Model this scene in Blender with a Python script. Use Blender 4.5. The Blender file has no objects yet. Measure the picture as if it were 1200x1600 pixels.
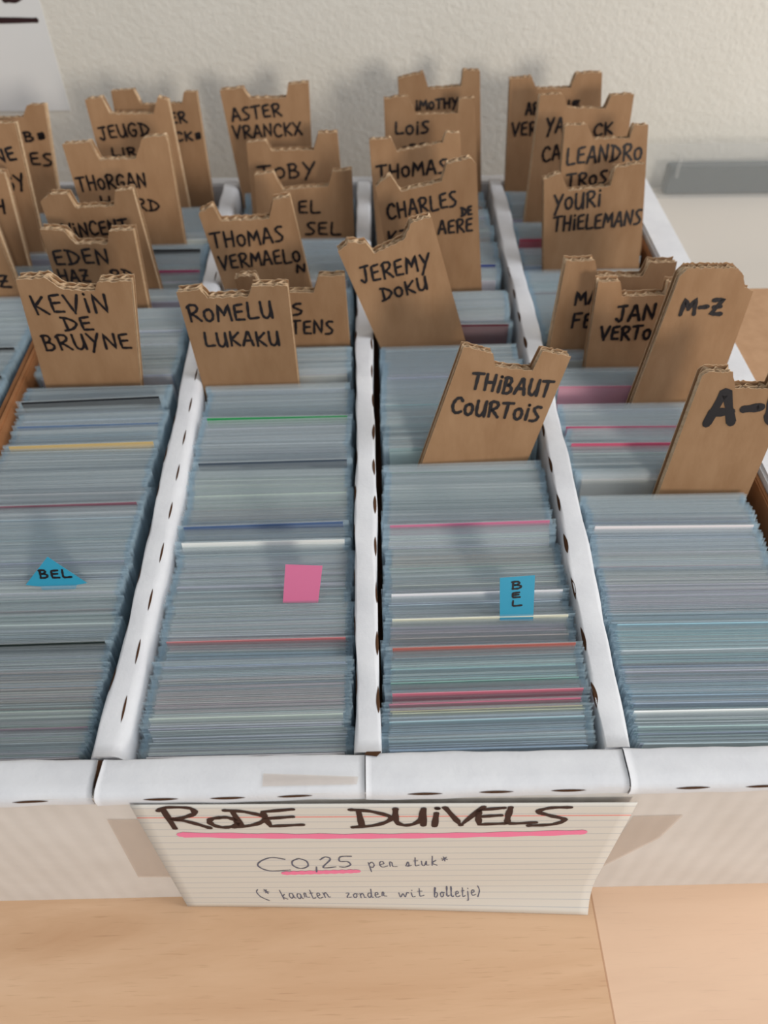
import bpy, bmesh, math, random
import numpy as np
from mathutils import Vector
from mathutils.bvhtree import BVHTree
rnd = random.Random(11)
sc = bpy.context.scene
COL = sc.collection

# ------------------------------------------------------------------ camera, light, exposure
F_PX = 1230.0
TH, PS, CH = math.radians(47.66), math.radians(1.255), 0.326
cd = bpy.data.cameras.new('camera'); cam = bpy.data.objects.new('camera', cd); COL.objects.link(cam)
cam.location = (0, 0, CH); cam.rotation_euler = (math.pi/2 - TH, 0, -PS)
cd.sensor_fit = 'VERTICAL'; cd.sensor_height = 24.0; cd.lens = 24.0*F_PX/1600.0
cd.clip_start = 0.01; cd.clip_end = 50
cd.dof.use_dof = True; cd.dof.focus_distance = 0.275; cd.dof.aperture_fstop = cd.lens/2.4
sc.camera = cam

def lin(r, g, b):
    f = lambda c: (c/255/12.92) if c/255 <= .04045 else ((c/255+.055)/1.055)**2.4
    return (f(r), f(g), f(b), 1)

w = bpy.data.worlds.new('sky'); sc.world = w; w.use_nodes = True
bg = w.node_tree.nodes['Background']; bg.inputs[0].default_value = (0.86, 0.93, 1.0, 1); bg.inputs[1].default_value = 0.55

def area(name, loc, target, sx, sy, power, col):
    l = bpy.data.lights.new(name, 'AREA'); l.shape = 'RECTANGLE'; l.size = sx; l.size_y = sy; l.energy = power; l.color = col
    o = bpy.data.objects.new(name, l); COL.objects.link(o); o.location = loc
    o.rotation_euler = (Vector(target)-Vector(loc)).to_track_quat('-Z', 'Y').to_euler(); return o
area('window_daylight', (0.82, -1.70, 0.66), (0.14, 0.35, 0.10), 0.36, 0.42, 18.5, (1.0, 0.92, 0.81))
area('side_window_daylight', (1.35, 0.10, 1.10), (0.2, 0.4, 0.08), 0.8, 0.8, 18.0, (0.97, 0.98, 1.0))
vs = sc.view_settings
vs.view_transform = 'Standard'; vs.look = 'None'; vs.gamma = 1.0; vs.use_curve_mapping = False; vs.exposure = -0.06
sc.cycles.transparent_max_bounces = 16

# ------------------------------------------------------------------ sight lines: a photograph point on a real plane of the place
cF = np.array([math.sin(PS)*math.cos(TH), math.cos(PS)*math.cos(TH), -math.sin(TH)])
cR = np.array([math.cos(PS), -math.sin(PS), 0.0]); cU = np.cross(cR, cF); cO = np.array([0, 0, CH])
def ray(x, y): return cF + (x-600)/F_PX*cR - (y-800)/F_PX*cU
def on_plane(p, o, n):
    d = ray(*p); return cO + d*(np.dot(o-cO, n)/np.dot(d, n))
def project(p):
    q = np.array(p)-cO; z = q@cF; return 600+F_PX*(q@cR)/z, 800-F_PX*(q@cU)/z
def at_z(x, y, z): return on_plane((x, y), np.array([0, 0, z]), np.array([0, 0, 1.]))
def at_y(x, y, Y): return on_plane((x, y), np.array([0, Y, 0]), np.array([0, 1., 0]))

# ------------------------------------------------------------------ materials
def mat(name):
    m = bpy.data.materials.new(name); m.use_nodes = True
    nt = m.node_tree; return m, nt, nt.nodes['Principled BSDF']
def node(nt, typ, **kw):
    n = nt.nodes.new(typ)
    for k, v in kw.items(): setattr(n, k, v)
    return n
def setin(n, **kw):
    for k, v in kw.items(): n.inputs[k.replace('_', ' ')].default_value = v
def plain(name, col, rough=.6, spec=.3):
    m, nt, b = mat(name); b.inputs['Base Color'].default_value = col
    b.inputs['Roughness'].default_value = rough; b.inputs['Specular IOR Level'].default_value = spec; return m
def noisy(name, c1, c2, scale=(1, 1, 1), nscale=40, rough=.7, bump=.0, bscale=300, bdist=.0005, spec=.25, detail=5):
    m, nt, b = mat(name)
    tc = node(nt, 'ShaderNodeTexCoord'); mp = node(nt, 'ShaderNodeMapping'); mp.inputs['Scale'].default_value = scale
    nt.links.new(tc.outputs['Object'], mp.inputs['Vector'])
    nz = node(nt, 'ShaderNodeTexNoise'); setin(nz, Scale=nscale, Detail=detail, Roughness=.6)
    nt.links.new(mp.outputs[0], nz.inputs['Vector'])
    rp = node(nt, 'ShaderNodeValToRGB'); rp.color_ramp.elements[0].position = .32; rp.color_ramp.elements[1].position = .68
    rp.color_ramp.elements[0].color = c1; rp.color_ramp.elements[1].color = c2
    nt.links.new(nz.outputs['Fac'], rp.inputs[0]); nt.links.new(rp.outputs[0], b.inputs['Base Color'])
    b.inputs['Roughness'].default_value = rough; b.inputs['Specular IOR Level'].default_value = spec
    if bump:
        n2 = node(nt, 'ShaderNodeTexNoise'); setin(n2, Scale=bscale, Detail=4, Roughness=.6)
        nt.links.new(mp.outputs[0], n2.inputs['Vector'])
        bp = node(nt, 'ShaderNodeBump'); setin(bp, Strength=bump, Distance=bdist)
        nt.links.new(n2.outputs['Fac'], bp.inputs['Height']); nt.links.new(bp.outputs[0], b.inputs['Normal'])
    return m
M = {}
M['white_card'] = noisy('white_cardboard', lin(206, 206, 209), lin(216, 216, 218), nscale=60, rough=.75, bump=.35, bscale=420, bdist=.0004)
M['kraft'] = noisy('kraft_cardboard', lin(164, 128, 97), lin(176, 140, 108), scale=(1, 1, 1), nscale=110, rough=.8, bump=.25, bscale=500, bdist=.0003, spec=.15)
m = M['kraft_board'] = noisy('kraft_divider_board', lin(158, 121, 88), lin(171, 134, 100), scale=(1, 1, .35), nscale=120, rough=.8, bump=.25, bscale=500, bdist=.0003, spec=.15)
nt = m.node_tree; b = nt.nodes['Principled BSDF']; src_ = b.inputs['Base Color'].links[0].from_socket
oi = node(nt, 'ShaderNodeObjectInfo'); hs = node(nt, 'ShaderNodeHueSaturation'); mr = node(nt, 'ShaderNodeMapRange')
setin(mr, To_Min=.76, To_Max=1.08); nt.links.new(oi.outputs['Random'], mr.inputs['Value']); nt.links.new(mr.outputs[0], hs.inputs['Value'])
nt.links.new(src_, hs.inputs['Color']); nt.links.new(hs.outputs[0], b.inputs['Base Color'])
M['kraft_torn'] = noisy('torn_kraft', lin(190, 158, 122), lin(216, 190, 158), nscale=700, rough=.9)
M['kraft_dark'] = noisy('raw_kraft_core', lin(120, 84, 54), lin(150, 108, 72), nscale=300, rough=.9)
M['kraft_panel'] = noisy('kraft_inner_liner', lin(134, 88, 54), lin(156, 106, 68), nscale=60, rough=.8, bump=.2, bscale=400)
M['wall'] = noisy('rough_plaster', lin(216, 211, 200), lin(222, 217, 207), nscale=8, rough=.85, bump=.5, bscale=300, bdist=.0013, spec=.15)
M['ink'] = plain('black_marker_ink', lin(24, 17, 20), .45, .4)
M['marker'] = plain('brown_black_marker', lin(46, 22, 24), .5, .3)
M['pen'] = plain('blue_grey_pen', lin(92, 96, 116), .5, .3)
M['pink_line'] = plain('pink_highlighter', lin(240, 128, 164), .6, .2)
M['paper'] = plain('white_paper', lin(222, 221, 219), .8, .2)
M['white_plastic'] = plain('white_carton_skin', lin(196, 188, 178), .7, .3)
M['dark_grey'] = plain('slate_grey_plastic', lin(70, 80, 84), .5, .3)
M['slit'] = plain('slit_core', lin(74, 50, 34), .9, .1)
M['floor'] = noisy('floor_boards', lin(140, 120, 100), lin(160, 140, 118), nscale=6)

# front panel: the flutes show through as faint vertical bands
m = M['white_flute'] = noisy('white_fluted_cardboard', lin(206, 199, 192), lin(214, 208, 202), nscale=40, rough=.75)
nt = m.node_tree; b = nt.nodes['Principled BSDF']
tc = node(nt, 'ShaderNodeTexCoord'); wv = node(nt, 'ShaderNodeTexWave', wave_type='BANDS', bands_direction='X'); setin(wv, Scale=44.0, Distortion=.6, Detail=1)
nt.links.new(tc.outputs['Object'], wv.inputs['Vector']); bp = node(nt, 'ShaderNodeBump'); setin(bp, Strength=.22, Distance=.0006)
nt.links.new(wv.outputs['Fac'], bp.inputs['Height']); nt.links.new(bp.outputs[0], b.inputs['Normal'])

# index card: feint rules and one red head rule, in the card's own coordinates (metres, origin at its top left)
m, nt, b = mat('ruled_index_card'); M['ruled'] = m
tc = node(nt, 'ShaderNodeTexCoord'); sp = node(nt, 'ShaderNodeSeparateXYZ'); nt.links.new(tc.outputs['UV'], sp.inputs[0])
def mth(op, a, bb=None, c=None):
    n = node(nt, 'ShaderNodeMath', operation=op)
    for i, v in enumerate((a, bb, c)):
        if v is None: continue
        if isinstance(v, (int, float)): n.inputs[i].default_value = v
        else: nt.links.new(v, n.inputs[i])
    return n.outputs[0]
v = sp.outputs['Y']
fr = mth('FRACT', mth('DIVIDE', mth('SUBTRACT', v, .0021), .0058))
line = mth('MULTIPLY', mth('LESS_THAN', fr, .09), .75)
red = mth('COMPARE', v, .0098, .00038)
mx = node(nt, 'ShaderNodeMixRGB'); mx.inputs[1].default_value = lin(212, 207, 198); mx.inputs[2].default_value = lin(172, 174, 178); nt.links.new(line, mx.inputs[0])
mx2 = node(nt, 'ShaderNodeMixRGB'); mx2.inputs[2].default_value = lin(226, 128, 118); nt.links.new(mx.outputs[0], mx2.inputs[1]); nt.links.new(red, mx2.inputs[0])
nt.links.new(mx2.outputs[0], b.inputs['Base Color']); b.inputs['Roughness'].default_value = .7

# beech table top
m, nt, b = mat('beech_table_top'); M['wood'] = m
tc = node(nt, 'ShaderNodeTexCoord'); mp = node(nt, 'ShaderNodeMapping'); mp.inputs['Scale'].default_value = (1.6, 11, 11)
nt.links.new(tc.outputs['Object'], mp.inputs[0])
n1 = node(nt, 'ShaderNodeTexNoise'); setin(n1, Scale=2.2, Detail=6, Roughness=.62, Distortion=1.6); nt.links.new(mp.outputs[0], n1.inputs['Vector'])
rp = node(nt, 'ShaderNodeValToRGB'); e = rp.color_ramp.elements
e[0].position = .28; e[0].color = lin(198, 156, 119); e[1].position = .74; e[1].color = lin(226, 190, 156)
x = rp.color_ramp.elements.new(.5); x.color = lin(213, 174, 138)
nt.links.new(n1.outputs['Fac'], rp.inputs[0])
mp2 = node(nt, 'ShaderNodeMapping'); mp2.inputs['Scale'].default_value = (12, 220, 60); nt.links.new(tc.outputs['Object'], mp2.inputs[0])
n2 = node(nt, 'ShaderNodeTexNoise'); setin(n2, Scale=6, Detail=3); nt.links.new(mp2.outputs[0], n2.inputs['Vector'])
r2 = node(nt, 'ShaderNodeValToRGB'); r2.color_ramp.elements[0].position = .27; r2.color_ramp.elements[1].position = .40
r2.color_ramp.elements[0].color = (.62, .52, .45, 1); r2.color_ramp.elements[1].color = (1, 1, 1, 1); nt.links.new(n2.outputs['Fac'], r2.inputs[0])
mu = node(nt, 'ShaderNodeMixRGB', blend_type='MULTIPLY'); mu.inputs[0].default_value = .35
nt.links.new(rp.outputs[0], mu.inputs[1]); nt.links.new(r2.outputs[0], mu.inputs[2])
# stave to the right is a little pinker and paler
sx = node(nt, 'ShaderNodeSeparateXYZ'); nt.links.new(tc.outputs['Object'], sx.inputs[0])
side = mth('GREATER_THAN', sx.outputs['X'], 0.0825); seam = mth('COMPARE', sx.outputs['X'], 0.0825, .00035)
mu2 = node(nt, 'ShaderNodeMixRGB', blend_type='MIX'); mu2.inputs[2].default_value = lin(234, 202, 176)
nt.links.new(mth('MULTIPLY', side, .5), mu2.inputs[0]); nt.links.new(mu.outputs[0], mu2.inputs[1])
mu3 = node(nt, 'ShaderNodeMixRGB'); mu3.inputs[2].default_value = lin(170, 122, 88)
nt.links.new(mth('MULTIPLY', seam, .6), mu3.inputs[0]); nt.links.new(mu2.outputs[0], mu3.inputs[1])
nt.links.new(mu3.outputs[0], b.inputs['Base Color']); b.inputs['Roughness'].default_value = .42; b.inputs['Specular IOR Level'].default_value = .35

# cards: printed edge colour carried per face; clear film sleeve
m, nt, b = mat('printed_card'); M['card'] = m
at = node(nt, 'ShaderNodeAttribute', attribute_name='print'); nt.links.new(at.outputs['Color'], b.inputs['Base Color'])
b.inputs['Roughness'].default_value = .5
def film(name, tint, base, fac, rough=.35):
    m, nt, b = mat(name); out = nt.nodes['Material Output']
    tr = node(nt, 'ShaderNodeBsdfTransparent'); tr.inputs[0].default_value = tint
    b.inputs['Base Color'].default_value = base; b.inputs['Roughness'].default_value = rough; b.inputs['Specular IOR Level'].default_value = .5
    mx = node(nt, 'ShaderNodeMixShader'); mx.inputs[0].default_value = fac
    nt.links.new(tr.outputs[0], mx.inputs[1]); nt.links.new(b.outputs[0], mx.inputs[2]); nt.links.new(mx.outputs[0], out.inputs['Surface'])
    return m
M['sleeve'] = film('clear_sleeve_film', (.985, .993, .997, 1), lin(222, 229, 231), .15)
M['seam'] = film('sleeve_weld_film', (.972, .990, 1, 1), lin(196, 214, 224), .20)
M['tape'] = film('clear_tape_film', (.93, .9, .87, 1), lin(214, 200, 190), .30, .25)
M['acrylic'] = film('clear_acrylic', (.97, .97, .97, 1), lin(215, 215, 212), .15, .15)
M['flag_blue'] = film('blue_film_flag', (.25, .68, .82, 1), lin(52, 160, 192), .82, .4)
M['flag_pink'] = film('pink_film_flag', (.9, .5, .62, 1), lin(226, 122, 162), .78, .4)

# ------------------------------------------------------------------ builders
def tag(o, label=None, cat=None, group=None, kind=None):
    for k, v in (('label', label), ('category', cat), ('group', group), ('kind', kind)):
        if v: o[k] = v
    return o
def mesh_obj(name, verts, faces, mats, parent=None, fmat=None, smooth=False):
    me = bpy.data.meshes.new(name); me.from_pydata([tuple(v) for v in verts], [], faces)
    for mm in (mats if isinstance(mats, (list, tuple)) else [mats]): me.materials.append(mm)
    if fmat is not None: me.polygons.foreach_set('material_index', fmat)
    if smooth: me.polygons.foreach_set('use_smooth', [True]*len(me.polygons))
    me.update(); o = bpy.data.objects.new(name, me); COL.objects.link(o)
    if parent: o.parent = parent; o.matrix_parent_inverse = parent.matrix_world.inverted()
    return o
def empty(name, loc):
    o = bpy.data.objects.new(name, None); COL.objects.link(o); o.location = loc; o.empty_display_size = .02
    bpy.context.view_layer.update(); return o
class G:
    def __init__(s): s.v = []; s.f = []; s.m = []
    def add(s, vs_, fs, mi=0):
        n = len(s.v); s.v += [tuple(p) for p in vs_]; s.f += [tuple(i+n for i in f) for f in fs]; s.m += [mi]*len(fs)
    def box(s, x0, x1, y0, y1, z0, z1, mi=0):
        s.add([(x0,y0,z0),(x1,y0,z0),(x1,y1,z0),(x0,y1,z0),(x0,y0,z1),(x1,y0,z1),(x1,y1,z1),(x0,y1,z1)],
              [(0,3,2,1),(4,5,6,7),(0,1,5,4),(1,2,6,5),(2,3,7,6),(3,0,4,7)], mi)
    def obj(s, name, mats, parent=None, smooth=False): return mesh_obj(name, s.v, s.f, mats, parent, s.m, smooth)
def box_obj(name, x0, x1, y0, y1, z0, z1, m, parent=None, bevel=0):
    g = G(); g.box(x0, x1, y0, y1, z0, z1); o = g.obj(name, m, parent)
    if bevel:
        bm = bmesh.new(); bm.from_mesh(o.data); bmesh.ops.bevel(bm, geom=bm.edges[:], offset=bevel, segments=2, affect='EDGES'); bm.to_mesh(o.data); bm.free()
    return o
def wob(t, seed, amp):
    return amp*(math.sin(t*61+seed)*.5+math.sin(t*143+seed*2.3)*.3+math.sin(t*337+seed*4.1)*.2)

# ------------------------------------------------------------------ handwriting: each letter as pen strokes in a unit cell
LET = {
'A': (.8, [[(0,0),(.45,1),(.55,1),(.95,0)],[(.12,.36),(.85,.36)]]),
'B': (.7, [[(.08,0),(.12,1)],[(.0,.96),(.5,1),(.72,.8),(.5,.56),(.15,.52),(.6,.5),(.9,.26),(.6,.02),(.05,0)]]),
'C': (.75, [[(.95,.82),(.7,1),(.3,.9),(.03,.5),(.2,.1),(.55,0),(.95,.12)]]),
'D': (.85, [[(.18,.95),(.22,.02)],[(.0,.98),(.5,.86),(.95,.5),(.6,.12),(.0,.0)]]),
'E': (.65, [[(.9,.98),(.12,.92),(.08,.5),(.1,.05),(.95,.04)],[(.1,.52),(.8,.55)]]),
'F': (.65, [[(.1,0),(.12,.95),(.95,1)],[(.1,.5),(.75,.55)]]),
'G': (.8, [[(.9,.85),(.6,1),(.2,.85),(.03,.45),(.25,.05),(.65,.02),(.85,.42),(.5,.45)]]),
'H': (.8, [[(.08,1),(.1,0)],[(.9,1),(.85,0)],[(.1,.5),(.88,.52)]]),
'I': (.25, [[(.5,.72),(.5,0)],[(.5,1),(.54,.97)]]),
'J': (.65, [[(.1,.97),(1,1)],[(.62,.98),(.6,.2),(.35,0),(.0,.18)]]),
'K': (.75, [[(.1,1),(.12,0)],[(.9,.95),(.2,.48),(.95,0)]]),
'L': (.7, [[(.12,1),(.08,.3),(.2,.03),(1,.06)]]),
'M': (.95, [[(.03,0),(.15,1),(.5,.35),(.85,1),(.98,0)]]),
'N': (.8, [[(.05,0),(.1,1),(.85,.02),(.93,1)]]),
'O': (.65, [[(.5,.72),(.12,.62),(.05,.3),(.35,.02),(.8,.12),(.92,.45),(.7,.7),(.4,.73)]]),
'P': (.7, [[(.1,0),(.12,1)],[(.0,.95),(.6,1),(.9,.75),(.6,.5),(.12,.48)]]),
'R': (.8, [[(.15,0),(.12,.9)],[(.0,.85),(.25,1),(.75,.95),(.8,.7),(.45,.5),(.15,.45),(.5,.35),(1,0)]]),
'S': (.65, [[(.95,.97),(.5,.98),(.18,.8),(.5,.55),(.88,.3),(.6,.05),(.0,.02)]]),
'T': (.8, [[(0,.95),(1,1)],[(.5,.97),(.45,0)]]),
'U': (.75, [[(.05,1),(.1,.25),(.4,.0),(.8,.25),(.9,1)],[(.9,1),(.95,0)]]),
'V': (.75, [[(0,1),(.45,0),(1,1)]]),
'W': (1.0, [[(0,1),(.25,0),(.5,.7),(.75,0),(1,1)]]),
'X': (.75, [[(0,1),(1,0)],[(.95,1),(.05,0)]]),
'Y': (.75, [[(.05,1),(.5,.45)],[(1,1),(.5,.3),(.15,-.25)]]),
'Z': (.75, [[(.05,.95),(.9,1),(.1,.05),(1,.03)],[(.2,.5),(.8,.52)]]),
'-': (.6, [[(.1,.42),(.95,.46)]]),
'a': (.6, [[(.85,.5),(.4,.55),(.1,.25),(.35,.0),(.75,.2),(.85,.5),(.85,.1),(1.1,.02)]]),
'b': (.6, [[(.1,.1),(.4,.9),(.25,1),(.15,.5),(.2,.05),(.6,.05),(.8,.35),(.5,.5)]]),
'd': (.6, [[(.7,.5),(.3,.5),(.1,.2),(.4,0),(.75,.3),(.85,1),(.8,.1),(1.1,.03)]]),
'e': (.55, [[(.1,.25),(.7,.35),(.6,.55),(.25,.5),(.1,.2),(.4,0),(1.1,.1)]]),
'i': (.3, [[(.2,.5),(.4,.02),(1.1,.05)],[(.4,.8),(.45,.76)]]),
'j': (.35, [[(.5,.5),(.5,-.3),(.1,-.4)],[(.55,.8),(.6,.76)]]),
'k': (.6, [[(.15,1),(.2,0)],[(.7,.55),(.2,.25),(.9,.0)]]),
'l': (.35, [[(.1,.1),(.6,.9),(.4,1),(.3,.3),(.5,0),(1.1,.08)]]),
'n': (.6, [[(.05,.5),(.15,0)],[(.15,.3),(.5,.52),(.7,.3),(.8,.03),(1.1,.05)]]),
'o': (.55, [[(.5,.5),(.1,.3),(.3,0),(.75,.15),(.7,.45),(.45,.5),(1.1,.42)]]),
'p': (.6, [[(.1,.5),(.15,-.4)],[(.15,.35),(.55,.52),(.75,.25),(.45,0),(.15,.1)]]),
'r': (.5, [[(.05,.1),(.2,.5),(.5,.45),(.45,.1),(1.1,.05)]]),
's': (.45, [[(.05,.05),(.5,.5),(.65,.15),(.3,0),(1.1,.1)]]),
't': (.45, [[(.4,.9),(.35,.1),(.6,0),(1.1,.08)],[(.05,.55),(.85,.58)]]),
'u': (.6, [[(.05,.5),(.15,.05),(.5,.05),(.75,.5),(.75,.08),(1.1,.05)]]),
'w': (.7, [[(.0,.5),(.15,0),(.45,.4),(.65,0),(.9,.5),(1.1,.45)]]),
'z': (.5, [[(.05,.5),(.7,.5),(.1,.03),(1.1,.05)]]),
'0': (.9, [[(.5,.9),(.1,.7),(.02,.3),(.4,.0),(.9,.2),(.95,.65),(.6,.9),(.4,.88)]]),
'2': (.75, [[(.05,.75),(.5,.98),(.8,.75),(.05,.03),(1,.05)]]),
'5': (.75, [[(1.1,.97),(.3,.95),(.15,.55),(.7,.5),(.85,.2),(.4,.0),(.0,.05)]]),
',': (.25, [[(.6,.1),(.2,-.35)]]),
'€': (1.3, [[(1,.85),(.6,1),(.2,.75),(.05,.4),(.35,.02),(1.05,.05)]]),
'(': (.5, [[(1,1.05),(.4,.8),(.25,.3),(.9,-.15)]]), ')': (.35, [[(.1,1),(.8,.5),(.2,-.1)]]),
'*': (.5, [[(.5,1),(.45,.55)],[(.2,.85),(.8,.7)],[(.2,.65),(.8,.95)]]),
' ': (.55, []), '#': (.7, [[(.2,.2),(.8,.25),(.2,.45),(.85,.5),(.2,.7),(.8,.75),(.3,.1),(.7,.85)]]),
}
def smooth_pts(p, n=5):
    if len(p) < 3: 
        return [((p[0][0]*(1-t)+p[1][0]*t), (p[0][1]*(1-t)+p[1][1]*t)) for t in (0, .33, .66, 1)]
    q = [p[0]]+list(p)+[p[-1]]; out = []
    for i in range(1, len(q)-2):
        for k in range(n):
            t = k/n; r = []
            for c in (0, 1):
                a, b_, c_, d = q[i-1][c], q[i][c], q[i+1][c], q[i+2][c]
                r.append(.5*(2*b_+(c_-a)*t+(2*a-5*b_+4*c_-d)*t*t+(3*b_-a-3*c_+d)*t**3))
            out.append(tuple(r))
    out.append(p[-1]); return out
SHARP = set('AMNVWZTHEFK')
def ribbon(g, pts, wd, mp, lift):
    """pts in metres on a sheet, mp(a,b,lift)->3D"""
    n = len(pts); L, Rr = [], []
    for i in range(n):
        a = pts[max(0, i-1)]; c = pts[min(n-1, i+1)]
        dx, dy = c[0]-a[0], c[1]-a[1]; l = math.hypot(dx, dy) or 1e-9
        h = wd*.5*(1+.16*math.sin(i*1.7+n))
        L.append((pts[i][0]-dy/l*h, pts[i][1]+dx/l*h)); Rr.append((pts[i][0]+dy/l*h, pts[i][1]-dx/l*h))
    g.add([mp(*p, lift) for p in L]+[mp(*p, lift) for p in Rr], [(i, n+i, n+i+1, i+1) for i in range(n-1)])
    for c in (pts[0], pts[-1]) if n < 4 else (pts[0], pts[n//2], pts[-1]):
        g.add([mp(c[0]+math.cos(k*math.pi/4)*wd*.5, c[1]+math.sin(k*math.pi/4)*wd*.5, lift+.000012) for k in range(8)], [tuple(range(8))])
def write(g, txt, p0, p1, h, wd, mp, lift=.00015, jit=.05, upv=None):
    """text from p0 to p1 (metres on the sheet), cap height h"""
    tot = sum(LET[c][0]+.22 for c in txt)-.22
    dx, dy = (p1[0]-p0[0]), (p1[1]-p0[1]); l = math.hypot(dx, dy); ux = (dx/l, dy/l); uy = upv or (-ux[1], ux[0])
    k = l/tot; cx = 0
    for c in txt:
        wch, strokes = LET[c]; jy = rnd.uniform(-jit, jit)*h; jr = rnd.uniform(-jit, jit)
        for i, s in enumerate(strokes):
            pp = []
            src = s if (c in SHARP) else smooth_pts(s)
            if c in SHARP and len(s) >= 2:
                src = []
                for a, b_ in zip(s[:-1], s[1:]):
                    for t in (0, .25, .5, .75): src.append((a[0]+(b_[0]-a[0])*t, a[1]+(b_[1]-a[1])*t))
                src.append(s[-1])
            for (a, b_) in src:
                X = (cx+a*wch)*k + jr*b_*h*.5; Y = b_*h+jy
                pp.append((p0[0]+ux[0]*X+uy[0]*Y, p0[1]+ux[1]*X+uy[1]*Y))
            ribbon(g, pp, wd, mp, lift+i*.00001)
        cx += wch+.22

# ------------------------------------------------------------------ the setting
WY = .565
def struct(name, o): o.name = name; return tag(o, kind='structure')
struct('wall_back', box_obj('wall_back', -1.6, 1.6, WY, WY+.1, -.75, 1.7, M['wall']))
struct('floor', box_obj('floor', -1.6, 1.6, -1.6, WY, -.80, -.75, M['floor']))
tb = empty('wooden_table', (0, .2, -.75)); tag(tb, 'pale beech table with a glued seam under the white storage box', 'table')
box_obj('tabletop', -.8, .8, -.14, WY-.002, -.028, 0, M['wood'], tb)
for px_ in (-.76, .76):
    for py_ in (-.10, .52): box_obj('leg', px_-.025, px_+.025, py_-.025, py_+.025, -.75, -.028, M['wood'], tb)

# sheet of paper taped to the wall, upper left
g = G(); pr = at_y(62, 0, WY); xr = pr[0]
paper = box_obj('paper_notice', xr-.21, xr, WY-.0006, WY-.0001, .115, .42, M['paper'])
tag(paper, 'white paper notice with black underlined writing stuck on the wall at upper left', 'paper sheet')
def wall_mp(a, b_, lf): return (a, WY-.0006-lf, b_)
g = G()
q0, q1 = at_y(-60, 7, WY), at_y(50, 3, WY)
write(g, 'OS', (q0[0]+.006, q0[2]), (q1[0], q1[2]), .03, .0036, wall_mp)
a, b_ = at_y(-120, 32, WY), at_y(57, 31, WY)
ribbon(g, [(a[0]+(b_[0]-a[0])*t/6, a[2]+(b_[2]-a[2])*t/6) for t in range(7)], .0032, wall_mp, .0002)
g.obj('marker_lettering', M['marker'], paper)

# ------------------------------------------------------------------ the big white storage box
FY0, FY1, BY, HT = .097, .109, .4985, .096
box = empty('card_storage_box', (0, .3, 0))
tag(box, 'white corrugated card storage box with four long lanes and a handwritten price card in front', 'storage box')
g = G(); g.box(-.1655, .1805, FY0, FY1, .0, .0945); g.obj('front_panel', M['white_flute'], box)
box_obj('bottom_panel', -.1655, .1615, FY1, BY, .0003, .0022, M['kraft_panel'], box)
box_obj('back_panel', -.1655, .1805, BY, BY+.010, 0, HT-.002, M['white_card'], box, .001)
# folded top flaps along the front rim, one per lane
def flap(x0, x1, y0=FY0, y1=FY1, seed=0, tl=0, tr=0):
    prof = [(y0-.0004, .0905), (y0-.0006, .0935), (y0+.0002, .0952), (y0+.0016, .0961), (y0+.004, .0964), (y0+.008, .0962), (y1-.0012, .0962), (y1-.0002, .0957), (y1, .0945), (y1, .0900)]
    n = 40; g = G(); vv = []
    for i in range(n+1):
        t = i/n; x = x0+(x1-x0)*t
        for j, (y, z) in enumerate(prof):
            xx = x
            if i == 0: xx += tl*max(0, (y-y0))/(y1-y0)
            if i == n: xx += tr*max(0, (y-y0))/(y1-y0)
            vv.append((xx, y+(wob(x, seed, .00035) if j in (0, 1, 2) else wob(x*1.3, seed+3, .0004) if j > 6 else 0), z+wob(x, seed+j*.3, .00025)))
    P = len(prof); ff = [(i*P+j, (i+1)*P+j, (i+1)*P+j+1, i*P+j+1) for i in range(n) for j in range(P-1)]
    ff += [tuple(range(P))[::-1], tuple(n*P+j for j in range(P))]
    g.add(vv, ff); return g.obj('top_flap', M['white_card'], box, True)
flaps = [flap(-.1655, -.0851, seed=1, tr=-.0006), flap(-.0844, -.0036, seed=2, tl=.0006), flap(-.0033, .0762, seed=4), flap(.0766, .1805, seed=6)]
def bvh_of(o): return BVHTree.FromPolygons([v.co.copy() for v in o.data.vertices], [tuple(p.vertices) for p in o.data.polygons])
def lens(o, tree, p, ln, wd, axis, nrm, m_='slit', name='fold_slit', blunt=1.0):
    """a cut along a fold, lying on the surface of o"""
    nrm = Vector(nrm).normalized(); t = Vector((1, 0, 0)) if axis == 'x' else Vector((0, 1, 0)); wdir = nrm.cross(t).normalized(); p = Vector(p)
    g = G(); n = 12; up = []; dn = []; mid = []
    base = o.matrix_world.inverted()
    def drop(q):
        h = tree.ray_cast(q+nrm*.006, -nrm, .014)
        return (h[0] if h[0] is not None else q)+nrm*.00016
    for i in range(n+1):
        k = -1+2*i/n; h = wd/2*(1-abs(k)**2.4); c = p+t*(ln/2*k)
        up.append(drop(c+wdir*h)); mid.append(drop(c)); dn.append(drop(c-wdir*h))
    g.add(up+mid+dn, [(i, n+1+i, n+2+i, i+1) for i in range(n)]+[(n+1+i, 2*n+2+i, 2*n+3+i, n+2+i) for i in range(n)])
    c = g.obj(name, M[m_]); c.parent = o; return c
for k in range(4): bpy.context.view_layer.update()
trees = [bvh_of(f) for f in flaps]
for fx, k in ((-.1035, 0), (-.0647, 1), (-.0447, 1), (-.0246, 1), (.0145, 2), (.0360, 2), (.0578, 2), (.0955, 3), (.1168, 3)):
    lens(flaps[k], trees[k], (fx, FY0-.0004, .0940), .0108, .0009, 'x', (0, -.80, .60))
def tri(name, pts, m_, par): 
    g = G(); n = len(pts); g.add(pts+[(p[0], p[1], p[2]-.0006) for p in pts], [tuple(range(n)), tuple(range(n, 2*n))[::-1]]+[(i, n+i, n+(i+1) % n, (i+1) % n) for i in range(n)]); return g.obj(name, M[m_], par)
tri('torn_gap_shade', [(-.0858, FY1-.0003, .0952), (-.0850, FY0+.003, .0952), (-.0845, FY0+.003, .0952), (-.0837, FY1-.0003, .0952)], 'slit', box)  # kraft core in the tear gap, coloured dark to paint the gap's shade
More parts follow.
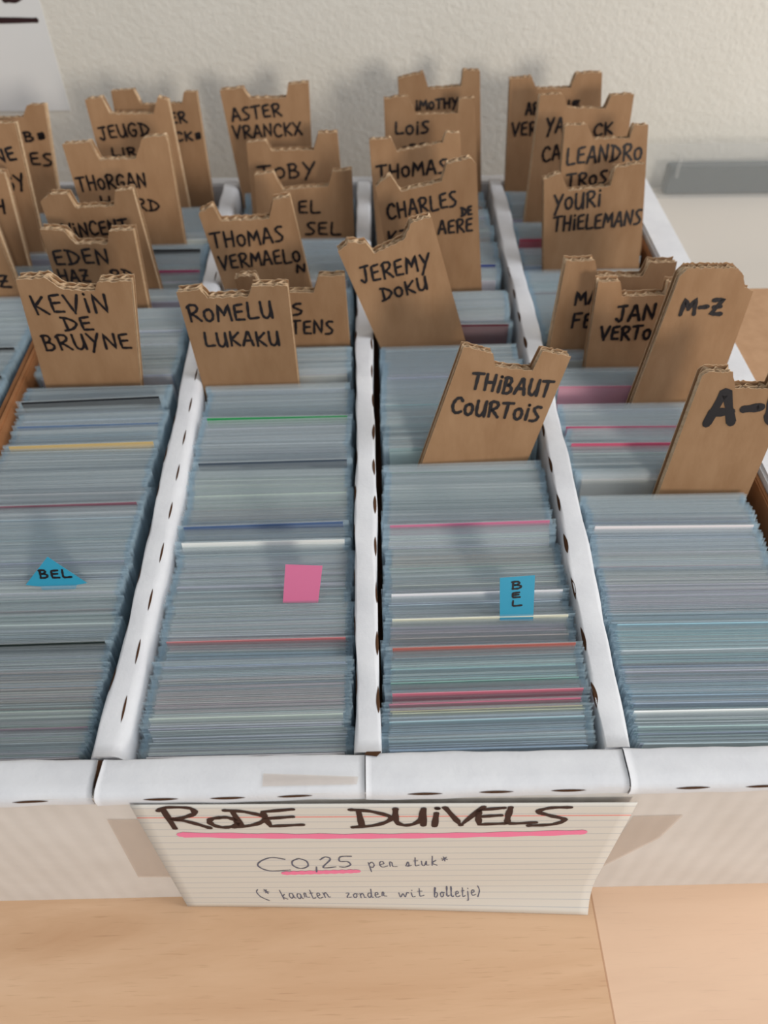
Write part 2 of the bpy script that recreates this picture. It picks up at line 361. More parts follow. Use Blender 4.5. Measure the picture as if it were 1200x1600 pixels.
tri('torn_gap_shade', [(-.0030, FY1+.0001, .0966), (-.0036, FY1-.0008, .0968), (.0002, FY1-.0014, .0968), (.0015, FY1+.0001, .0966)], 'slit', box)  # dark patch painting the shaded hole where the middle wall meets the rim
# lane walls: doubled board folded over along the top
def lane_wall(pts, half, round_l, round_r, slits, seed, z_top=HT):
    """pts: (y, x centre); half: half thickness"""
    n = 90; g = G(); vv = []
    def xc(y):
        for (ya, xa), (yb, xb) in zip(pts[:-1], pts[1:]):
            if y <= yb: return xa+(xb-xa)*(y-ya)/(yb-ya)
        return pts[-1][1]
    prof = [(-1, .003), (-1, .086), (-1, z_top-round_l)]
    for k in range(1, 5):
        a = math.pi/2*k/4; prof.append((-1+round_l/half*(1-math.cos(a)), z_top-round_l+round_l*math.sin(a)))
    for k in range(0, 5):
        a = math.pi/2*k/4; prof.append((1-round_r/half*(1-math.sin(a)), z_top-round_r+round_r*math.cos(a)))
    prof += [(1, .086), (1, .003)]
    P = len(prof)
    for i in range(n+1):
        y = FY1+.0003+(BY-FY1-.0008)*i/n; c = xc(y)
        for j, (fx, z) in enumerate(prof):
            wz = wob(y, seed+j*.12, .0006) if z > .09 else 0
            vv.append((c+fx*half+(wob(y*.8, seed+j*.2+5, .0007) if z > .05 else 0), y, min(z+wz, z_top+.0006)))
    ff = [(i*P+j+1, (i+1)*P+j+1, (i+1)*P+j, i*P+j) for i in range(n) for j in range(P-1)]
    ff += [tuple(range(P)), tuple(n*P+j for j in range(P))[::-1]]
    g.add(vv, ff); o = g.obj('lane_wall', M['white_card'], box, True); tree = bvh_of(o)
    for (side, off, y0, nrm, wd) in slits:
        y = y0
        while y < .40:
            lens(o, tree, (xc(y)+side*half+off, y, z_top-.0006), .0100, wd, 'y', nrm); y += .0216
    return o
lane_wall([(.109, -.0832), (.2, -.0815), (.32, -.0842), (.48, -.0865)], .0048, .0012, .0035, [(1, -.0030, .1257, (.25, 0, 1), .0007), (-1, .0, .1372, (-1, 0, .6), .0012)], 1)
lane_wall([(.109, -.0026), (.3, -.0026), (.49, -.0022)], .0041, .0010, .0016, [(1, -.0006, .1275, (.8, 0, 1), .0014), (-1, 0, .134, (-1, 0, .5), .0009)], 2.2)
lane_wall([(.109, .0752), (.2, .0782), (.3, .0806), (.48, .0822)], .0044, .0010, .0014, [(-1, .0002, .1275, (-1, 0, .8), .0018)], 3.7)
# side walls: kraft inner faces, white outside
box_obj('left_side_panel', -.1655, -.1625, FY1, BY, .0, HT-.001, M['kraft_panel'], box, .0008)
rs = box_obj('right_side_panel', .1625, .1805, FY1, BY+.008, 0, HT, M['white_card'], box, .0012)
box_obj('kraft_liner', .1600, .1624, FY1, BY, .0022, HT-.0035, M['kraft_panel'], rs, .0006)
# bits of clear tape on the front
def sheet(name, pts3, m, parent=None):
    g = G(); g.add(pts3, [tuple(range(len(pts3)))]); return g.obj(name, M[m], parent)
ty = FY0-.0012
sheet('clear_tape', [(-.0342, FY0+.0056, .0970), (-.0342, FY0+.0016, .0970), (-.006, FY0+.0016, .0970), (-.0055, FY0+.0040, .0970)], 'tape', box)
def onfront(x, y): p = at_y(x, y, FY0-.0004); return tuple(p)
sheet('clear_tape', [onfront(167, 1281), onfront(225, 1281), onfront(300, 1371), onfront(216, 1371)], 'tape', box)
sheet('clear_tape', [onfront(990, 1276), onfront(1068, 1274), onfront(1030, 1310), onfront(930, 1360)], 'tape', box)

# ------------------------------------------------------------------ the handwritten index card leaning on the front
SW, SH = .1538, .1000
def sign_pt(a, b_, lf=0):
    """a across, b down (metres); the card sits a little askew and its lower right corner curls forward on the table"""
    t = b_/SH; fl = max(0, (t-.70)/.30); u_ = a/SW
    y = .0955-.0008*u_-.0022*t-.0056*fl*fl*u_**1.3; z = .0924-.0045*u_-.0920*t+.0046*fl*fl*u_
    return (-.0741+a+.0007*t*(1-u_), y-lf, z+lf*.15)
nu, nv = 40, 34; vv = []; uvs = []
for j in range(nv+1):
    for i in range(nu+1): vv.append(sign_pt(SW*i/nu, SH*j/nv)); uvs.append((SW*i/nu, SH*j/nv))
ff = [(j*(nu+1)+i, (j+1)*(nu+1)+i, (j+1)*(nu+1)+i+1, j*(nu+1)+i+1) for j in range(nv) for i in range(nu)]
sign = mesh_obj('price_card', vv, ff, M['ruled'], None, None, True)
ul = sign.data.uv_layers.new(name='UVMap')
for lp in sign.data.loops: ul.data[lp.index].uv = uvs[lp.vertex_index]
so = sign.modifiers.new('thickness', 'SOLIDIFY'); so.thickness = .0003; so.offset = -1
tag(sign, 'ruled white index card with handwritten red-devils heading and price, leaning on the box front', 'price card')
sign['label'] = 'ruled white index card with big handwritten heading and price, leaning on the box front'
def s_ab(x, y):
    a, b_ = SW/2, SH/2
    for it in range(14):
        p0 = project(sign_pt(a, b_)); pa = project(sign_pt(a+1e-4, b_)); pb = project(sign_pt(a, b_+1e-4))
        J = np.array([[(pa[0]-p0[0])*1e4, (pb[0]-p0[0])*1e4], [(pa[1]-p0[1])*1e4, (pb[1]-p0[1])*1e4]])
        d = np.linalg.solve(J, np.array([x-p0[0], y-p0[1]])); a += d[0]; b_ += d[1]
    return (a, b_)
def smap(a, b_, lf): return sign_pt(a, -b_, lf)
def sx_(x, y): a, b_ = s_ab(x, y); return (a, -b_)
def sign_write(g, txt, p, q, hpx, wd, jit=.05):
    P, Q = sx_(*p), sx_(*q); T = sx_(p[0], p[1]-hpx); write(g, txt, P, Q, abs(T[1]-P[1]), wd, smap, .0002, jit)
g = G()
for ch, p, q, h in (('R', (264, 1294), (328, 1293), 33), ('O', (331, 1293), (378, 1292), 22), ('D', (366, 1292), (424, 1290), 27), ('E', (418, 1292), (476, 1289), 26),
                    ('D', (552, 1292), (616, 1291), 28), ('U', (614, 1289), (664, 1289), 26), ('I', (668, 1290), (690, 1290), 28), ('V', (694, 1289), (752, 1288), 28),
                    ('E', (744, 1289), (792, 1287), 26), ('L', (788, 1287), (836, 1286), 26), ('S', (826, 1290), (888, 1288), 28)):
    sign_write(g, ch, p, q, h, .0020, .0)
g.obj('marker_heading', M['marker'], sign)
g = G()
def sline(p, q, wd, m_=None):
    P, Q = np.array(sx_(*p)), np.array(sx_(*q)); C_ = 2*np.array(sx_(*m_))-.5*(P+Q) if m_ else (P+Q)/2
    ribbon(g, [tuple(P*(1-t)**2+2*C_*t*(1-t)+Q*t*t) for t in np.linspace(0, 1, 33)], wd, smap, .00012)
sline((286, 1304), (908, 1300), .0042, (597, 1306)); sline((447, 1364), (556, 1361), .0036)
g.obj('pink_underline', M['pink_line'], sign)
g = G()
sign_write(g, '€', (405, 1361), (452, 1360), 21, .00055, 0); sign_write(g, '0,25', (460, 1357), (552, 1354), 17, .00055, 0)
sign_write(g, 'per', (577, 1356), (620, 1354), 16, .0004); sign_write(g, 'stuk', (634, 1353), (684, 1352), 14, .0004); sign_write(g, '*', (692, 1352), (706, 1351), 14, .0004)
sign_write(g, '(*', (411, 1406), (434, 1404), 15, .0004); sign_write(g, 'kaarten', (442, 1404), (516, 1402), 14, .0004); sign_write(g, 'zonder', (542, 1402), (604, 1401), 13, .0004)
sign_write(g, 'wit', (624, 1401), (662, 1400), 13, .0004); sign_write(g, 'bolletje)', (678, 1401), (750, 1399), 15, .0004)
g.obj('pen_writing', M['pen'], sign)

# ------------------------------------------------------------------ cardboard dividers
FL = 'brown cardboard divider'
ZC = .0915
# key, base left, base right, top profile, lean, texts[(text, p, q, cap px)], pen width, label
DIV = [
 ('L1', (72,606),(220,606),[(24,437),(70,434),(97,452),(148,455),(152,441),(205,439)],0,
   [('KEVIN',(57,490),(172,487),27),('DE',(103,517),(147,515),20),('BRUYNE',(72,546),(206,543),22)],1.25,'divider at the front of the leftmost full lane with three lines of writing'),
 ('L1', (100,482),(232,482),[(62,358),(98,360),(118,381),(168,381),(170,361),(208,359)],4,
   [('EDEN',(88,414),(172,411),22),('HAZ',(95,440),(142,440),18),('RD',(176,440),(210,440),18)],1.3,'divider directly behind the three-line one in the leftmost full lane'),
 ('L1', (112,452),(250,450),[(63,315),(78,303),(105,303),(118,325),(178,322),(180,298),(207,296)],6,
   [('VINCENT',(104,371),(202,362),20)],1.3,'divider third from the front in the leftmost full lane, corner chipped'),
 ('L1', (147,390),(290,388),[(97,226),(140,222),(155,250),(212,248),(222,216),(258,212),(262,222)],4,
   [('THORGAN',(124,298),(230,292),21),('H',(160,325),(176,325),17),('RD',(214,328),(250,330),17)],1.3,'wide ribbed divider fourth from the front in the leftmost full lane'),
 ('L1', (178,328),(296,326),[(132,155),(158,152),(172,178),(240,178),(246,152),(262,156)],5,
   [('JEUGD',(158,218),(235,210),19),('LIR',(176,243),(214,243),12)],1.3,'divider second from the back in the leftmost full lane'),
 ('L1', (205,316),(333,312),[(173,142),(208,139),(220,163),(284,161),(287,143),(307,143)],8,
   [('ER',(268,193),(292,191),16),('CK#',(275,220),(316,218),13)],1.4,'rearmost divider of the leftmost full lane, a blotted letter by its right edge'),
 ('L2', (318,606),(467,604),[(275,456),(312,452),(325,466),(388,463),(393,448),(449,446)],4,
   [('ROMELU',(297,503),(427,497),25),('LUKAKU',(322,541),(437,539),21)],1.25,'foremost divider in the second lane, two lines of writing and torn fluted tabs'),
 ('L2', (400,546),(547,544),[(366,436),(374,432),(398,431),(410,459),(490,457),(497,432),(538,430)],4,
   [('S',(458,492),(474,490),17),('TENS',(456,521),(521,521),20)],1.3,'divider half hidden behind the foremost one of the second lane'),
 ('L2', (352,456),(487,450),[(310,334),(332,322),(345,346),(420,342),(427,312),(453,307)],4,
   [('THOMAS',(333,388),(444,377),23),('VERMAELO',(346,421),(470,408),21),('N',(464,425),(478,424),12)],1.3,'left-leaning divider third from the front in the second lane'),
 ('L2', (405,378),(554,374),[(397,273),(427,270),(442,297),(513,291),(520,268),(550,265)],7,
   [('EL',(467,333),(500,333),19),('SEL',(478,366),(532,368),19)],1.3,'divider fourth from the front in the second lane'),
 ('L2', (396,345),(539,342),[(385,223),(414,219),(425,236),(490,234),(497,208),(527,207)],8,
   [('TOBY',(405,280),(493,275),21)],1.4,'divider second from the back of the second lane, one four letter word'),
 ('L2', (378,304),(490,302),[(343,141),(380,138),(390,154),(447,152),(450,132),(482,129)],5,
   [('ASTER',(364,190),(440,180),19),('VRANCKX',(366,217),(472,210),19)],1.4,'rearmost divider of the second lane, standing alone against the wall'),
 ('L3', (661,719),(828,711),[(725,541),(770,552),(774,572),(832,580),(848,548),(892,558)],13,
   [('THIBAUT',(735,607),(858,621),24),('COURTOIS',(705,645),(840,658),23)],1.35,'large right-leaning divider at the front of the third lane'),
 ('L3', (593,540),(726,528),[(528,393),(545,379),(572,380),(584,396),(632,374),(642,348),(674,339)],4,
   [('JEREMY',(566,443),(672,420),25),('DOKU',(598,470),(668,452),20)],1.25,'strongly left-tilted divider in the third lane, second from the front'),
 ('L3', (614,460),(753,455),[(587,292),(610,273),(626,299),(690,284),(698,256),(736,246),(744,256)],4,
   [('CHARLES',(607,342),(714,322),23),('DE',(721,337),(737,335),13),('AERE',(685,365),(738,360),20),('KJ',(608,382),(638,378),20)],1.3,'divider third from the front of the third lane'),
 ('L3', (590,388),(728,384),[(577,219),(611,215),(620,237),(692,223),(697,207),(719,208)],8,
   [('THOMAS',(590,280),(698,270),21)],1.35,'ribbed divider third from the back of the third lane'),
 ('L3', (606,334),(748,332),[(600,154),(638,150),(650,179),(715,177),(718,154),(742,153)],10,
   [('LOIS',(618,210),(670,208),18),('OPENDA',(628,238),(712,232),11)],1.35,'divider second from the back of the third lane, short four letter first line'),
 ('L3', (630,302),(752,300),[(622,123),(662,113),(670,139),(721,135),(724,110),(750,110)],8,
   [('IMOTHY',(650,172),(716,166),14)],1.4,'rearmost divider of the third lane, tallest of its cluster'),
 ('L4', (1031,766),(1170,769),[(1097,588),(1106,582),(1145,581),(1149,606),(1203,607),(1207,588),(1247,592)],12,
   [('A-L',(1104,662),(1232,656),47)],3.4,'foremost divider of the rightmost lane with thick capital letters'),
 ('L4', (988,628),(1117,623),[(1062,432),(1076,419),(1152,419),(1162,430),(1164,448),(1177,455)],11,
   [('M-Z',(1062,492),(1126,490),23)],1.9,'unnotched divider with a single wide tab in the rightmost lane'),
 ('L4', (915,572),(1045,570),[(935,440),(970,440),(972,463),(1040,461),(1044,441),(1070,441)],9,
   [('JAN',(962,502),(1022,498),23),('VERTO',(937,531),(1015,529),20)],1.45,'divider tucked behind the single-tab divider in the rightmost lane'),
 ('L4', (858,546),(1032,542),[(885,408),(930,407),(934,431),(1004,432),(1016,410),(1058,409)],10,
   [('MA',(898,476),(934,474),20),('FE',(892,512),(924,512),22)],1.35,'wide divider fourth from the front in the rightmost lane'),
 ('L4', (850,428),(998,424),[(850,280),(877,270),(888,298),(954,291),(962,262),(1008,255)],8,
   [('YOURI',(865,330),(938,322),24),('THIELEMANS',(864,362),(1000,350),22)],1.35,'large upright divider in the middle of the rightmost lane'),
 ('L4', (866,392),(1002,390),[(883,196),(918,194),(927,217),(984,216),(991,195),(1013,195)],9,
   [('LEANDRO',(885,258),(1002,248),25),('TROSS',(885,292),(962,286),20)],1.35,'divider third from the back of the rightmost lane, seven letter first line'),
 ('L4', (820,346),(962,344),[(844,149),(880,146),(887,168),(946,170),(956,148),(991,147)],9,
   [('YA',(854,208),(880,206),22),('CK',(928,212),(957,208),18),('CA',(848,252),(876,248),22)],1.35,'divider second from the back of the rightmost lane, leaning right'),
 ('L4', (789,302),(934,302),[(797,124),(831,120),(839,139),(892,137),(901,115),(941,113)],8,
   [('AR',(822,180),(842,178),18),('VER',(800,212),(838,210),20),('IE',(886,166),(905,166),9)],1.35,'rearmost divider of the rightmost lane by the wall'),
 ('L0', (-56,336),(95,334),[(-84,164),(-50,164),(-44,185),(36,183),(42,164),(69,163)],8,
   [('NB#',(18,221),(74,219),13),('ES',(50,258),(83,258),18)],1.4,'rearmost divider at the left frame edge, in the neighbouring box'),
 ('L0', (-70,400),(70,396),[(-125,196),(-95,195),(-88,214),(-20,212),(-14,193),(23,192)],7,
   [('NE',(-4,255),(27,250),19),('GY',(12,298),(43,291),19)],1.4,'divider second from the back in the neighbouring box at the left edge'),
 ('L0', (-80,425),(46,420),[(-136,276),(-106,274),(-100,295),(-40,292),(-32,270),(6,270),(10,282)],6,
   [('H',(-6,333),(10,334),20)],1.4,'divider third from the back in the neighbouring box at the left edge'),
 ('L0', (-100,474),(35,470),[(-150,338),(-120,336),(-112,356),(-60,354),(-52,334),(-18,334),(-12,344)],5,
   [('Z',(0,449),(18,449),18)],1.4,'foremost divider showing in the neighbouring box at the left edge'),
]
LANE_X = {'L0': (-.2405, -.1690), 'L1': (-.1623, -.0890), 'L2': (-.0775, -.0070), 'L3': (.0018, .0718), 'L4': (.0830, .1598)}
TD = .0060   # board thickness
GAPS = {k: [] for k in LANE_X}
def make_divider(idx, lane, bl, br, prof, lean, texts, pen, label):
    a = at_z(*bl, ZC); b_ = at_z(*br, ZC); lo, hi = LANE_X[lane]
    mid = (a+b_)/2; u = b_-a; wbase = np.linalg.norm(u); u /= wbase
    up = np.array([0, 0, 1.]); back = np.cross(up, u)          # pointing away from the viewer
    wv = math.cos(math.radians(lean))*up+math.sin(math.radians(lean))*back; nrm = np.cross(wv, u)  # away
    nrm = nrm if nrm[1] > 0 else -nrm
    def uv(p): q = on_plane(p, a, nrm)-a; return np.array([q@u, q@wv])
    P = [uv(p) for p in prof]
    dl = P[0]; dr = P[-1]-np.array([wbase, 0])
    kl, kr = dl[0]/dl[1], dr[0]/dr[1]; km = (kl+kr)/2          # sideways per height: left, right edge
    # keep the part between the cards inside the lane
    depth = .080
    for kk, x0 in ((km, a[0]), (km, b_[0])):
        for step in range(60):
            xx = x0-kk*depth
            if lo+.001 < xx < hi-.001 or depth < .012: break
            depth -= .002
    nb = 40
    sl = lambda h: kl*h; sr = lambda h: wbase+kr*h
    ss = []
    for q in P: ss.append((q[0]-sl(q[1]))/(sr(q[1])-sl(q[1])))
    hs = [q[1] for q in P]; ss[0] = 0; ss[-1] = 1
    for i in range(1, len(ss)): ss[i] = max(ss[i], ss[i-1]+.004)
    ss = [s/ss[-1] for s in ss]
    samp = sorted(set([round(i/nb, 4) for i in range(nb+1)]+[round(s, 4) for s in ss]))
    hh = np.interp(samp, ss, hs)
    rg = random.Random(idx*7+3)
    hh = [h+rg.uniform(-.0004, .0003) for h in hh]
    def pt(s, h, t):
        if h >= 0: x = sl(h)+(sr(h)-sl(h))*s
        else: x = wbase*s+km*h
        return a+u*x+wv*h+nrm*t
    g = G(); lt = .00035
    def liner(t0, t1, mi_front, topmi, dh=0):
        n = len(samp); v = []
        for s, h in zip(samp, hh):
            v += [pt(s, h+dh, t0), pt(s, 0, t0), pt(s, -depth, t0), pt(s, h+dh, t1), pt(s, 0, t1), pt(s, -depth, t1)]
        fr, tp, bk = [], [], []
        for i in range(n-1):
            k, m_ = i*6, (i+1)*6
            fr += [(k, k+1, m_+1, m_), (k+1, k+2, m_+2, m_+1)]; bk += [(k+3, m_+3, m_+4, k+4), (k+4, m_+4, m_+5, k+5)]
            tp += [(k, m_, m_+3, k+3), (k+2, k+5, m_+5, m_+2)]
        base = len(g.v); g.v += [tuple(p) for p in v]
        for fs, mi in ((fr+bk, mi_front), (tp+[(0, 3, 4, 1), (1, 4, 5, 2), ((n-1)*6, (n-1)*6+1, (n-1)*6+4, (n-1)*6+3), ((n-1)*6+1, (n-1)*6+2, (n-1)*6+5, (n-1)*6+4)], topmi)):
            g.f += [tuple(i+base for i in f) for f in fs]; g.m += [mi]*len(fs)
    liner(0, lt, 0, 1); liner(TD/2-lt/2, TD/2+lt/2, 1, 1, -.0004); liner(TD-lt, TD, 0, 1, rg.uniform(-.0006, .0004))
    for (t0, t1, ph, wl) in ((lt, TD/2-lt/2, rg.uniform(0, 6), .0062), (TD/2+lt/2, TD-lt, rg.uniform(0, 6), .0048)):
        nn = int(wbase/wl*8); v = []
        for i in range(nn+1):
            s = i/nn; t = t0+(t1-t0)*(.5+.5*math.sin(s*wbase/wl*2*math.pi+ph)); h = float(np.interp(s, samp, hh))-.0003
            v += [pt(s, h, t), pt(s, 0, t), pt(s, -depth, t)]
        g.add(v, [f for i in range(nn) for f in ((i*3, i*3+1, i*3+4, i*3+3), (i*3+1, i*3+2, i*3+5, i*3+4))], 1)
    o = g.obj('cardboard_divider', [M['kraft_board'], M['kraft_torn']])
    tag(o, 'brown cardboard '+label, 'divider', 'name dividers')
    gt = G()
    def mp(x, y, lf): return a+u*x+wv*y-nrm*lf
    for (tx, p, q, hp) in texts:
        p0, p1 = uv(p), uv(q); pm = uv(((p[0]+q[0])/2, (p[1]+q[1])/2)); pt_ = uv(((p[0]+q[0])/2, (p[1]+q[1])/2-hp))
        write(gt, tx, tuple(p0), tuple(p1), float(np.linalg.norm(pt_-pm)), pen*.001, mp, .00022)
    gt.obj('marker_lettering', M['ink'], o)
    GAPS[lane].append(((a[1]+b_[1])/2, lean, abs(b_[1]-a[1])))
for i, d in enumerate(DIV): make_divider(i, *d)

# ------------------------------------------------------------------ sleeved cards
def yat(lane, py):
    x = {'L0': -20, 'L1': 100, 'L2': 400, 'L3': 740, 'L4': 1020}[lane]; return float(at_z(x, py, .094)[1])
WHITE, PALE, GREY, DARK = (228, 228, 226), (205, 210, 214), (160, 166, 172), (52, 54, 60)
BANDS = {  # printed edge colours along each lane, by where they show
 'L0': [], 
 'L1': [(600,640,(170,176,182)),(641,690,(165,185,205)),(700,760,(150,152,160)),(760,800,(170,150,160)),(800,900,(175,190,205)),(900,1000,(190,196,196)),(1000,1012,(60,60,64)),(1040,1090,(190,160,150)),(1090,1200,(170,176,172))],
 'L2': [(605,650,(180,195,205)),(652,658,(30,150,80)),(660,715,(190,186,200)),(735,780,(190,205,180)),(780,800,(220,190,165)),(800,830,(140,160,195)),(830,930,(190,196,204)),(990,1000,(210,140,140)),(1005,1050,(165,190,205)),(1060,1105,(215,180,180)),(1105,1200,(200,206,204))],
 'L3': [(540,600,(190,195,210)),(600,700,(170,200,205)),(730,790,(190,205,195)),(820,826,(220,110,160)),(850,868,(230,195,170)),(868,900,(195,205,200)),(920,960,(200,200,212)),(960,1010,(210,185,190)),(1012,1018,(190,90,80)),(1022,1030,(90,130,150)),(1030,1080,(165,205,205)),(1082,1106,(220,110,135)),(1106,1112,(220,200,160)),(1120,1185,(170,190,205))],
 'L4': [(430,520,(180,205,205)),(604,610,(225,110,140)),(655,662,(225,225,225)),(662,668,(215,60,110)),(685,696,(225,70,115)),(715,725,(110,160,190)),(730,770,(210,200,200)),(800,850,(185,195,220)),(880,900,(220,205,190)),(900,945,(215,190,205)),(945,975,(160,185,205)),(970,1030,(170,215,220)),(1030,1060,(190,195,215)),(1060,1110,(170,195,215)),(1110,1122,(245,245,242)),(1122,1200,(190,202,212))],
}
# single cards that stand proud or show a printed face: lane, photo height, colour, raise, roll in degrees, label
PROUD = [
 ('L1',636,(26,28,34),.0045,2.6,'black-edged sleeved card standing askew in front of the three-line divider'),
 ('L1',662,(70,110,160),.001,1.2,'blue-edged sleeved card behind the gold-edged one in the leftmost full lane'),
 ('L1',696,(206,176,116),.0035,1.6,'gold-edged sleeved card standing proud in the leftmost full lane'),
 ('L1',790,(140,90,105),.001,1.5,'dark red edged sleeved card in the middle of the leftmost full lane'),
 ('L1',1008,(24,36,34),.0018,1.3,'black-edged sleeved card behind the front stretch of the leftmost full lane'),
 ('L2',655,(26,150,80),.0036,0.2,'bright green edged sleeved card before the foremost second-lane divider'),
 ('L2',726,(66,78,92),.0035,1.4,'dark slate edged sleeved card raised in the second lane'),
 ('L2',822,(76,100,140),.0025,1.8,'deep blue edged sleeved card tilted in the second lane'),
 ('L2',850,(236,236,232),.003,0.9,'white sleeved card poking up in the second lane behind the pink flag'),
 ('L2',997,(206,120,124),.0012,1.0,'dull red edged sleeved card in the second lane in front of the pink flag'),
 ('L3',822,(206,118,150),.0015,1.2,'pink-edged sleeved card in the third lane'),
 ('L3',927,(240,236,240),.0022,1.0,'white-edged sleeved card standing proud at the third-lane blue flag'),
 ('L3',967,(236,232,210),.0018,1.0,'cream-edged sleeved card at the foot of the third-lane blue flag'),
 ('L3',1016,(180,100,90),.0022,1.4,'brick-red edged sleeved card in the third lane'),
 ('L3',1086,(204,112,132),.0012,1.2,'crimson-edged sleeved card, rearmost of the red run in the third lane'),
 ('L4',606,(200,130,150),.0012,-.4,'rose-edged sleeved card between the single-tab divider and the white wall'),
 ('L4',664,(190,70,110),.0022,-.5,'crimson-edged sleeved card behind the thick-lettered divider in the rightmost lane'),
 ('L4',690,(208,84,118),.0022,-.3,'hot pink edged sleeved card beside the thick-lettered divider in the rightmost lane'),
 ('L4',826,(236,226,226),.0022,-.7,'white-edged sleeved card raised before the thick-lettered divider in the rightmost lane'),
 ('L4',1114,(250,250,248),.0016,-.5,'bright white edged sleeved card near the front of the rightmost lane'),
 ('L4',386,(190,60,90),.0003,0,'red-edged sleeved card left of the upright mid-lane divider in the rightmost lane'),
 ('L3',414,(30,56,140),.003,0,'royal blue edged sleeved card behind the tilted divider of the third lane'),
 ('L1',402,(24,24,26),.004,0,'black-faced sleeved card right of the ribbed divider in the leftmost full lane'),
 ('L1',424,(200,60,120),.003,0,'magenta-edged sleeved card right of the chipped divider in the leftmost full lane'),
 ('L3',514,(90,20,40),.002,0,'dark maroon printed card leaning right of the tilted third-lane divider'),
 ('L0',548,(18,18,20),.004,0.6,'black-edged sleeved card standing tall in the neighbouring box at the left edge'),
 ('L0',590,(24,26,30),.003,0.4,'black-edged sleeved card, the lower of two dark ones in the neighbouring box'),
]
CW, CHH, CT, SWD, SHH, ST = .0626, .0882, .00034, .0674, .0922, .00050
def card_geo(xc, y, zb, lean, roll, yaw, ins=0):
    """card box and sleeve pocket, standing with its top at y; returns verts for both"""
    u = np.array([math.cos(yaw)*math.cos(roll), math.sin(yaw)*math.cos(roll), -math.sin(roll)])
    wv = np.array([math.sin(roll), math.sin(lean), math.cos(lean)*math.cos(roll)]); wv = wv-u*(wv@u); wv /= np.linalg.norm(wv)
    n = np.cross(wv, u); n = n if n[1] > 0 else -n
    o = np.array([xc, y, zb+SHH*math.cos(lean)])-wv*SHH      # bottom centre of the sleeve
    c0 = o+wv*(.0006+ins)
    cv = [c0+u*sx*CW/2+wv*h+n*t for t in (-CT/2, CT/2) for sx, h in ((-1, 0), (1, 0), (1, CHH), (-1, CHH))]
    cf = [(0,1,2,3),(5,4,7,6),(3,2,6,7),(0,4,5,1),(1,5,6,2),(0,3,7,4)]
    sv = []
    hs = (0, SHH*.5, SHH-.006, SHH)
    for t in (-ST/2, ST/2):
        for h in hs:
            tt = t*(1 if h < SHH else .55)
            sv += [o-u*SWD/2+wv*h, o-u*CW/2*1.0+wv*h+n*tt, o+u*CW/2*1.0+wv*h+n*tt, o+u*SWD/2+wv*h]
    sf = []
    for k in (0, 16):
        for j in range(3):
            for i in range(3):
                q = k+j*4+i; sf.append((q, q+1, q+5, q+4))
    return cv, cf, sv, sf
cards = []   # (lane, y, xc, lean, roll, yaw, dz, colour, label or None)
def lane_cards(lane, xfun, y0, y1, seed):
    rg = random.Random(seed); y = y0; gaps = sorted(GAPS[lane]); pr = sorted([(yat(lane, p[1]), p) for p in PROUD if p[0] == lane], key=lambda t: t[0])
    bands = [(yat(lane, b1), yat(lane, b0), c) for b0, b1, c in BANDS[lane]]
    dz = 0; roll = 0; target = 0; rt = 0; left = 0; xoff = 0; xs = 0; base_roll = {'L0': 1.0, 'L1': 1.0, 'L2': .6, 'L3': .9, 'L4': -.45}[lane]
    while y < y1:
        hit = [gp for gp in gaps if gp[0]-.0014-gp[2]*.5 < y < gp[0]+TD+.0022+gp[2]*.5]
        if hit: y = hit[0][0]+TD+.0023+hit[0][2]*.5; continue
        if left <= 0:
            left = rg.randint(8, 36); target = rg.uniform(-.0022, .0010); rt = rg.uniform(-.5, .6); xoff = rg.uniform(-.0012, .0002); xs = rg.uniform(.3, 1)*.0016/left
        left -= 1; xoff += xs; dz += (target-dz)*.35; roll += (rt-roll)*.2
        lean = 1.0+7.5*min(1, max(0, (y-y0)/.10))
        for gp in gaps:
            d = abs(y-gp[0]); 
            if d < .04: lean += (gp[1]-lean)*min(1, (1-d/.04)*1.25)
        col = None
        for b0, b1, c in bands:
            if b0 <= y <= b1: col = c
        if col is None: col = rg.choice([WHITE, PALE, PALE, GREY, (196, 190, 204), (214, 204, 198), (176, 192, 206)])
        if rg.random() < .07: col = rg.choice([DARK, (84, 98, 118), (120, 74, 84), (238, 238, 236), (206, 160, 168), (90, 120, 150)])
        sh = rg.uniform(-22, 22); col = tuple(max(0, min(255, c+sh+rg.uniform(-10, 10))) for c in col)
        ins = 0; lab = None; raise_ = 0; r = base_roll+roll+rg.gauss(0, .12)
        if pr and y >= pr[0][0]:
            q = pr.pop(0)[1]; col = q[2]; raise_ = q[3]*.7+.0002; r = q[4]; lab = q[5]; ins = .0026
        if not lab and rg.random() < .08: ins = rg.uniform(.0006, .0024)
        cards.append((lane, y, xfun(y)+xoff+rg.gauss(0, .0004), math.radians(lean), math.radians(-r), math.radians(rg.gauss(0, .12)+.0), dz+raise_+rg.gauss(0, .00026)+(rg.uniform(.0004, .0012) if rg.random() < .05 else 0), col, lab, ins))
        y += .00062+abs(rg.gauss(0, .00009)) + (.0009 if rg.random() < .012 else 0)
lane_cards('L1', lambda y: -.1240-.002*min(1, (y-.11)/.15), .1115, .486, 21)
lane_cards('L2', lambda y: -.0412-.0014*min(1, (y-.11)/.15), .1115, .486, 22)
lane_cards('L3', lambda y: .0361+.0035*min(1, (y-.11)/.2), .1115, .486, 23)
lane_cards('L4', lambda y: .1158+.004*min(1, (y-.11)/.2), .1115, .486, 24)
lane_cards('L0', lambda y: -.2055, .20, .486, 25)
order = sorted(range(len(cards)), key=lambda i: (cards[i][8] is None, cards[i][1] + (.5 if cards[i][0] == 'L0' else 0)))
single = set(order[:300]); SMAT = [1 if i != 1 else 0 for k in (0, 1) for j in range(3) for i in range(3)]
def colour_attr(me, cols):
    at = me.attributes.new('print', 'FLOAT_COLOR', 'FACE'); at.data.foreach_set('color', [c for col in cols for c in col])
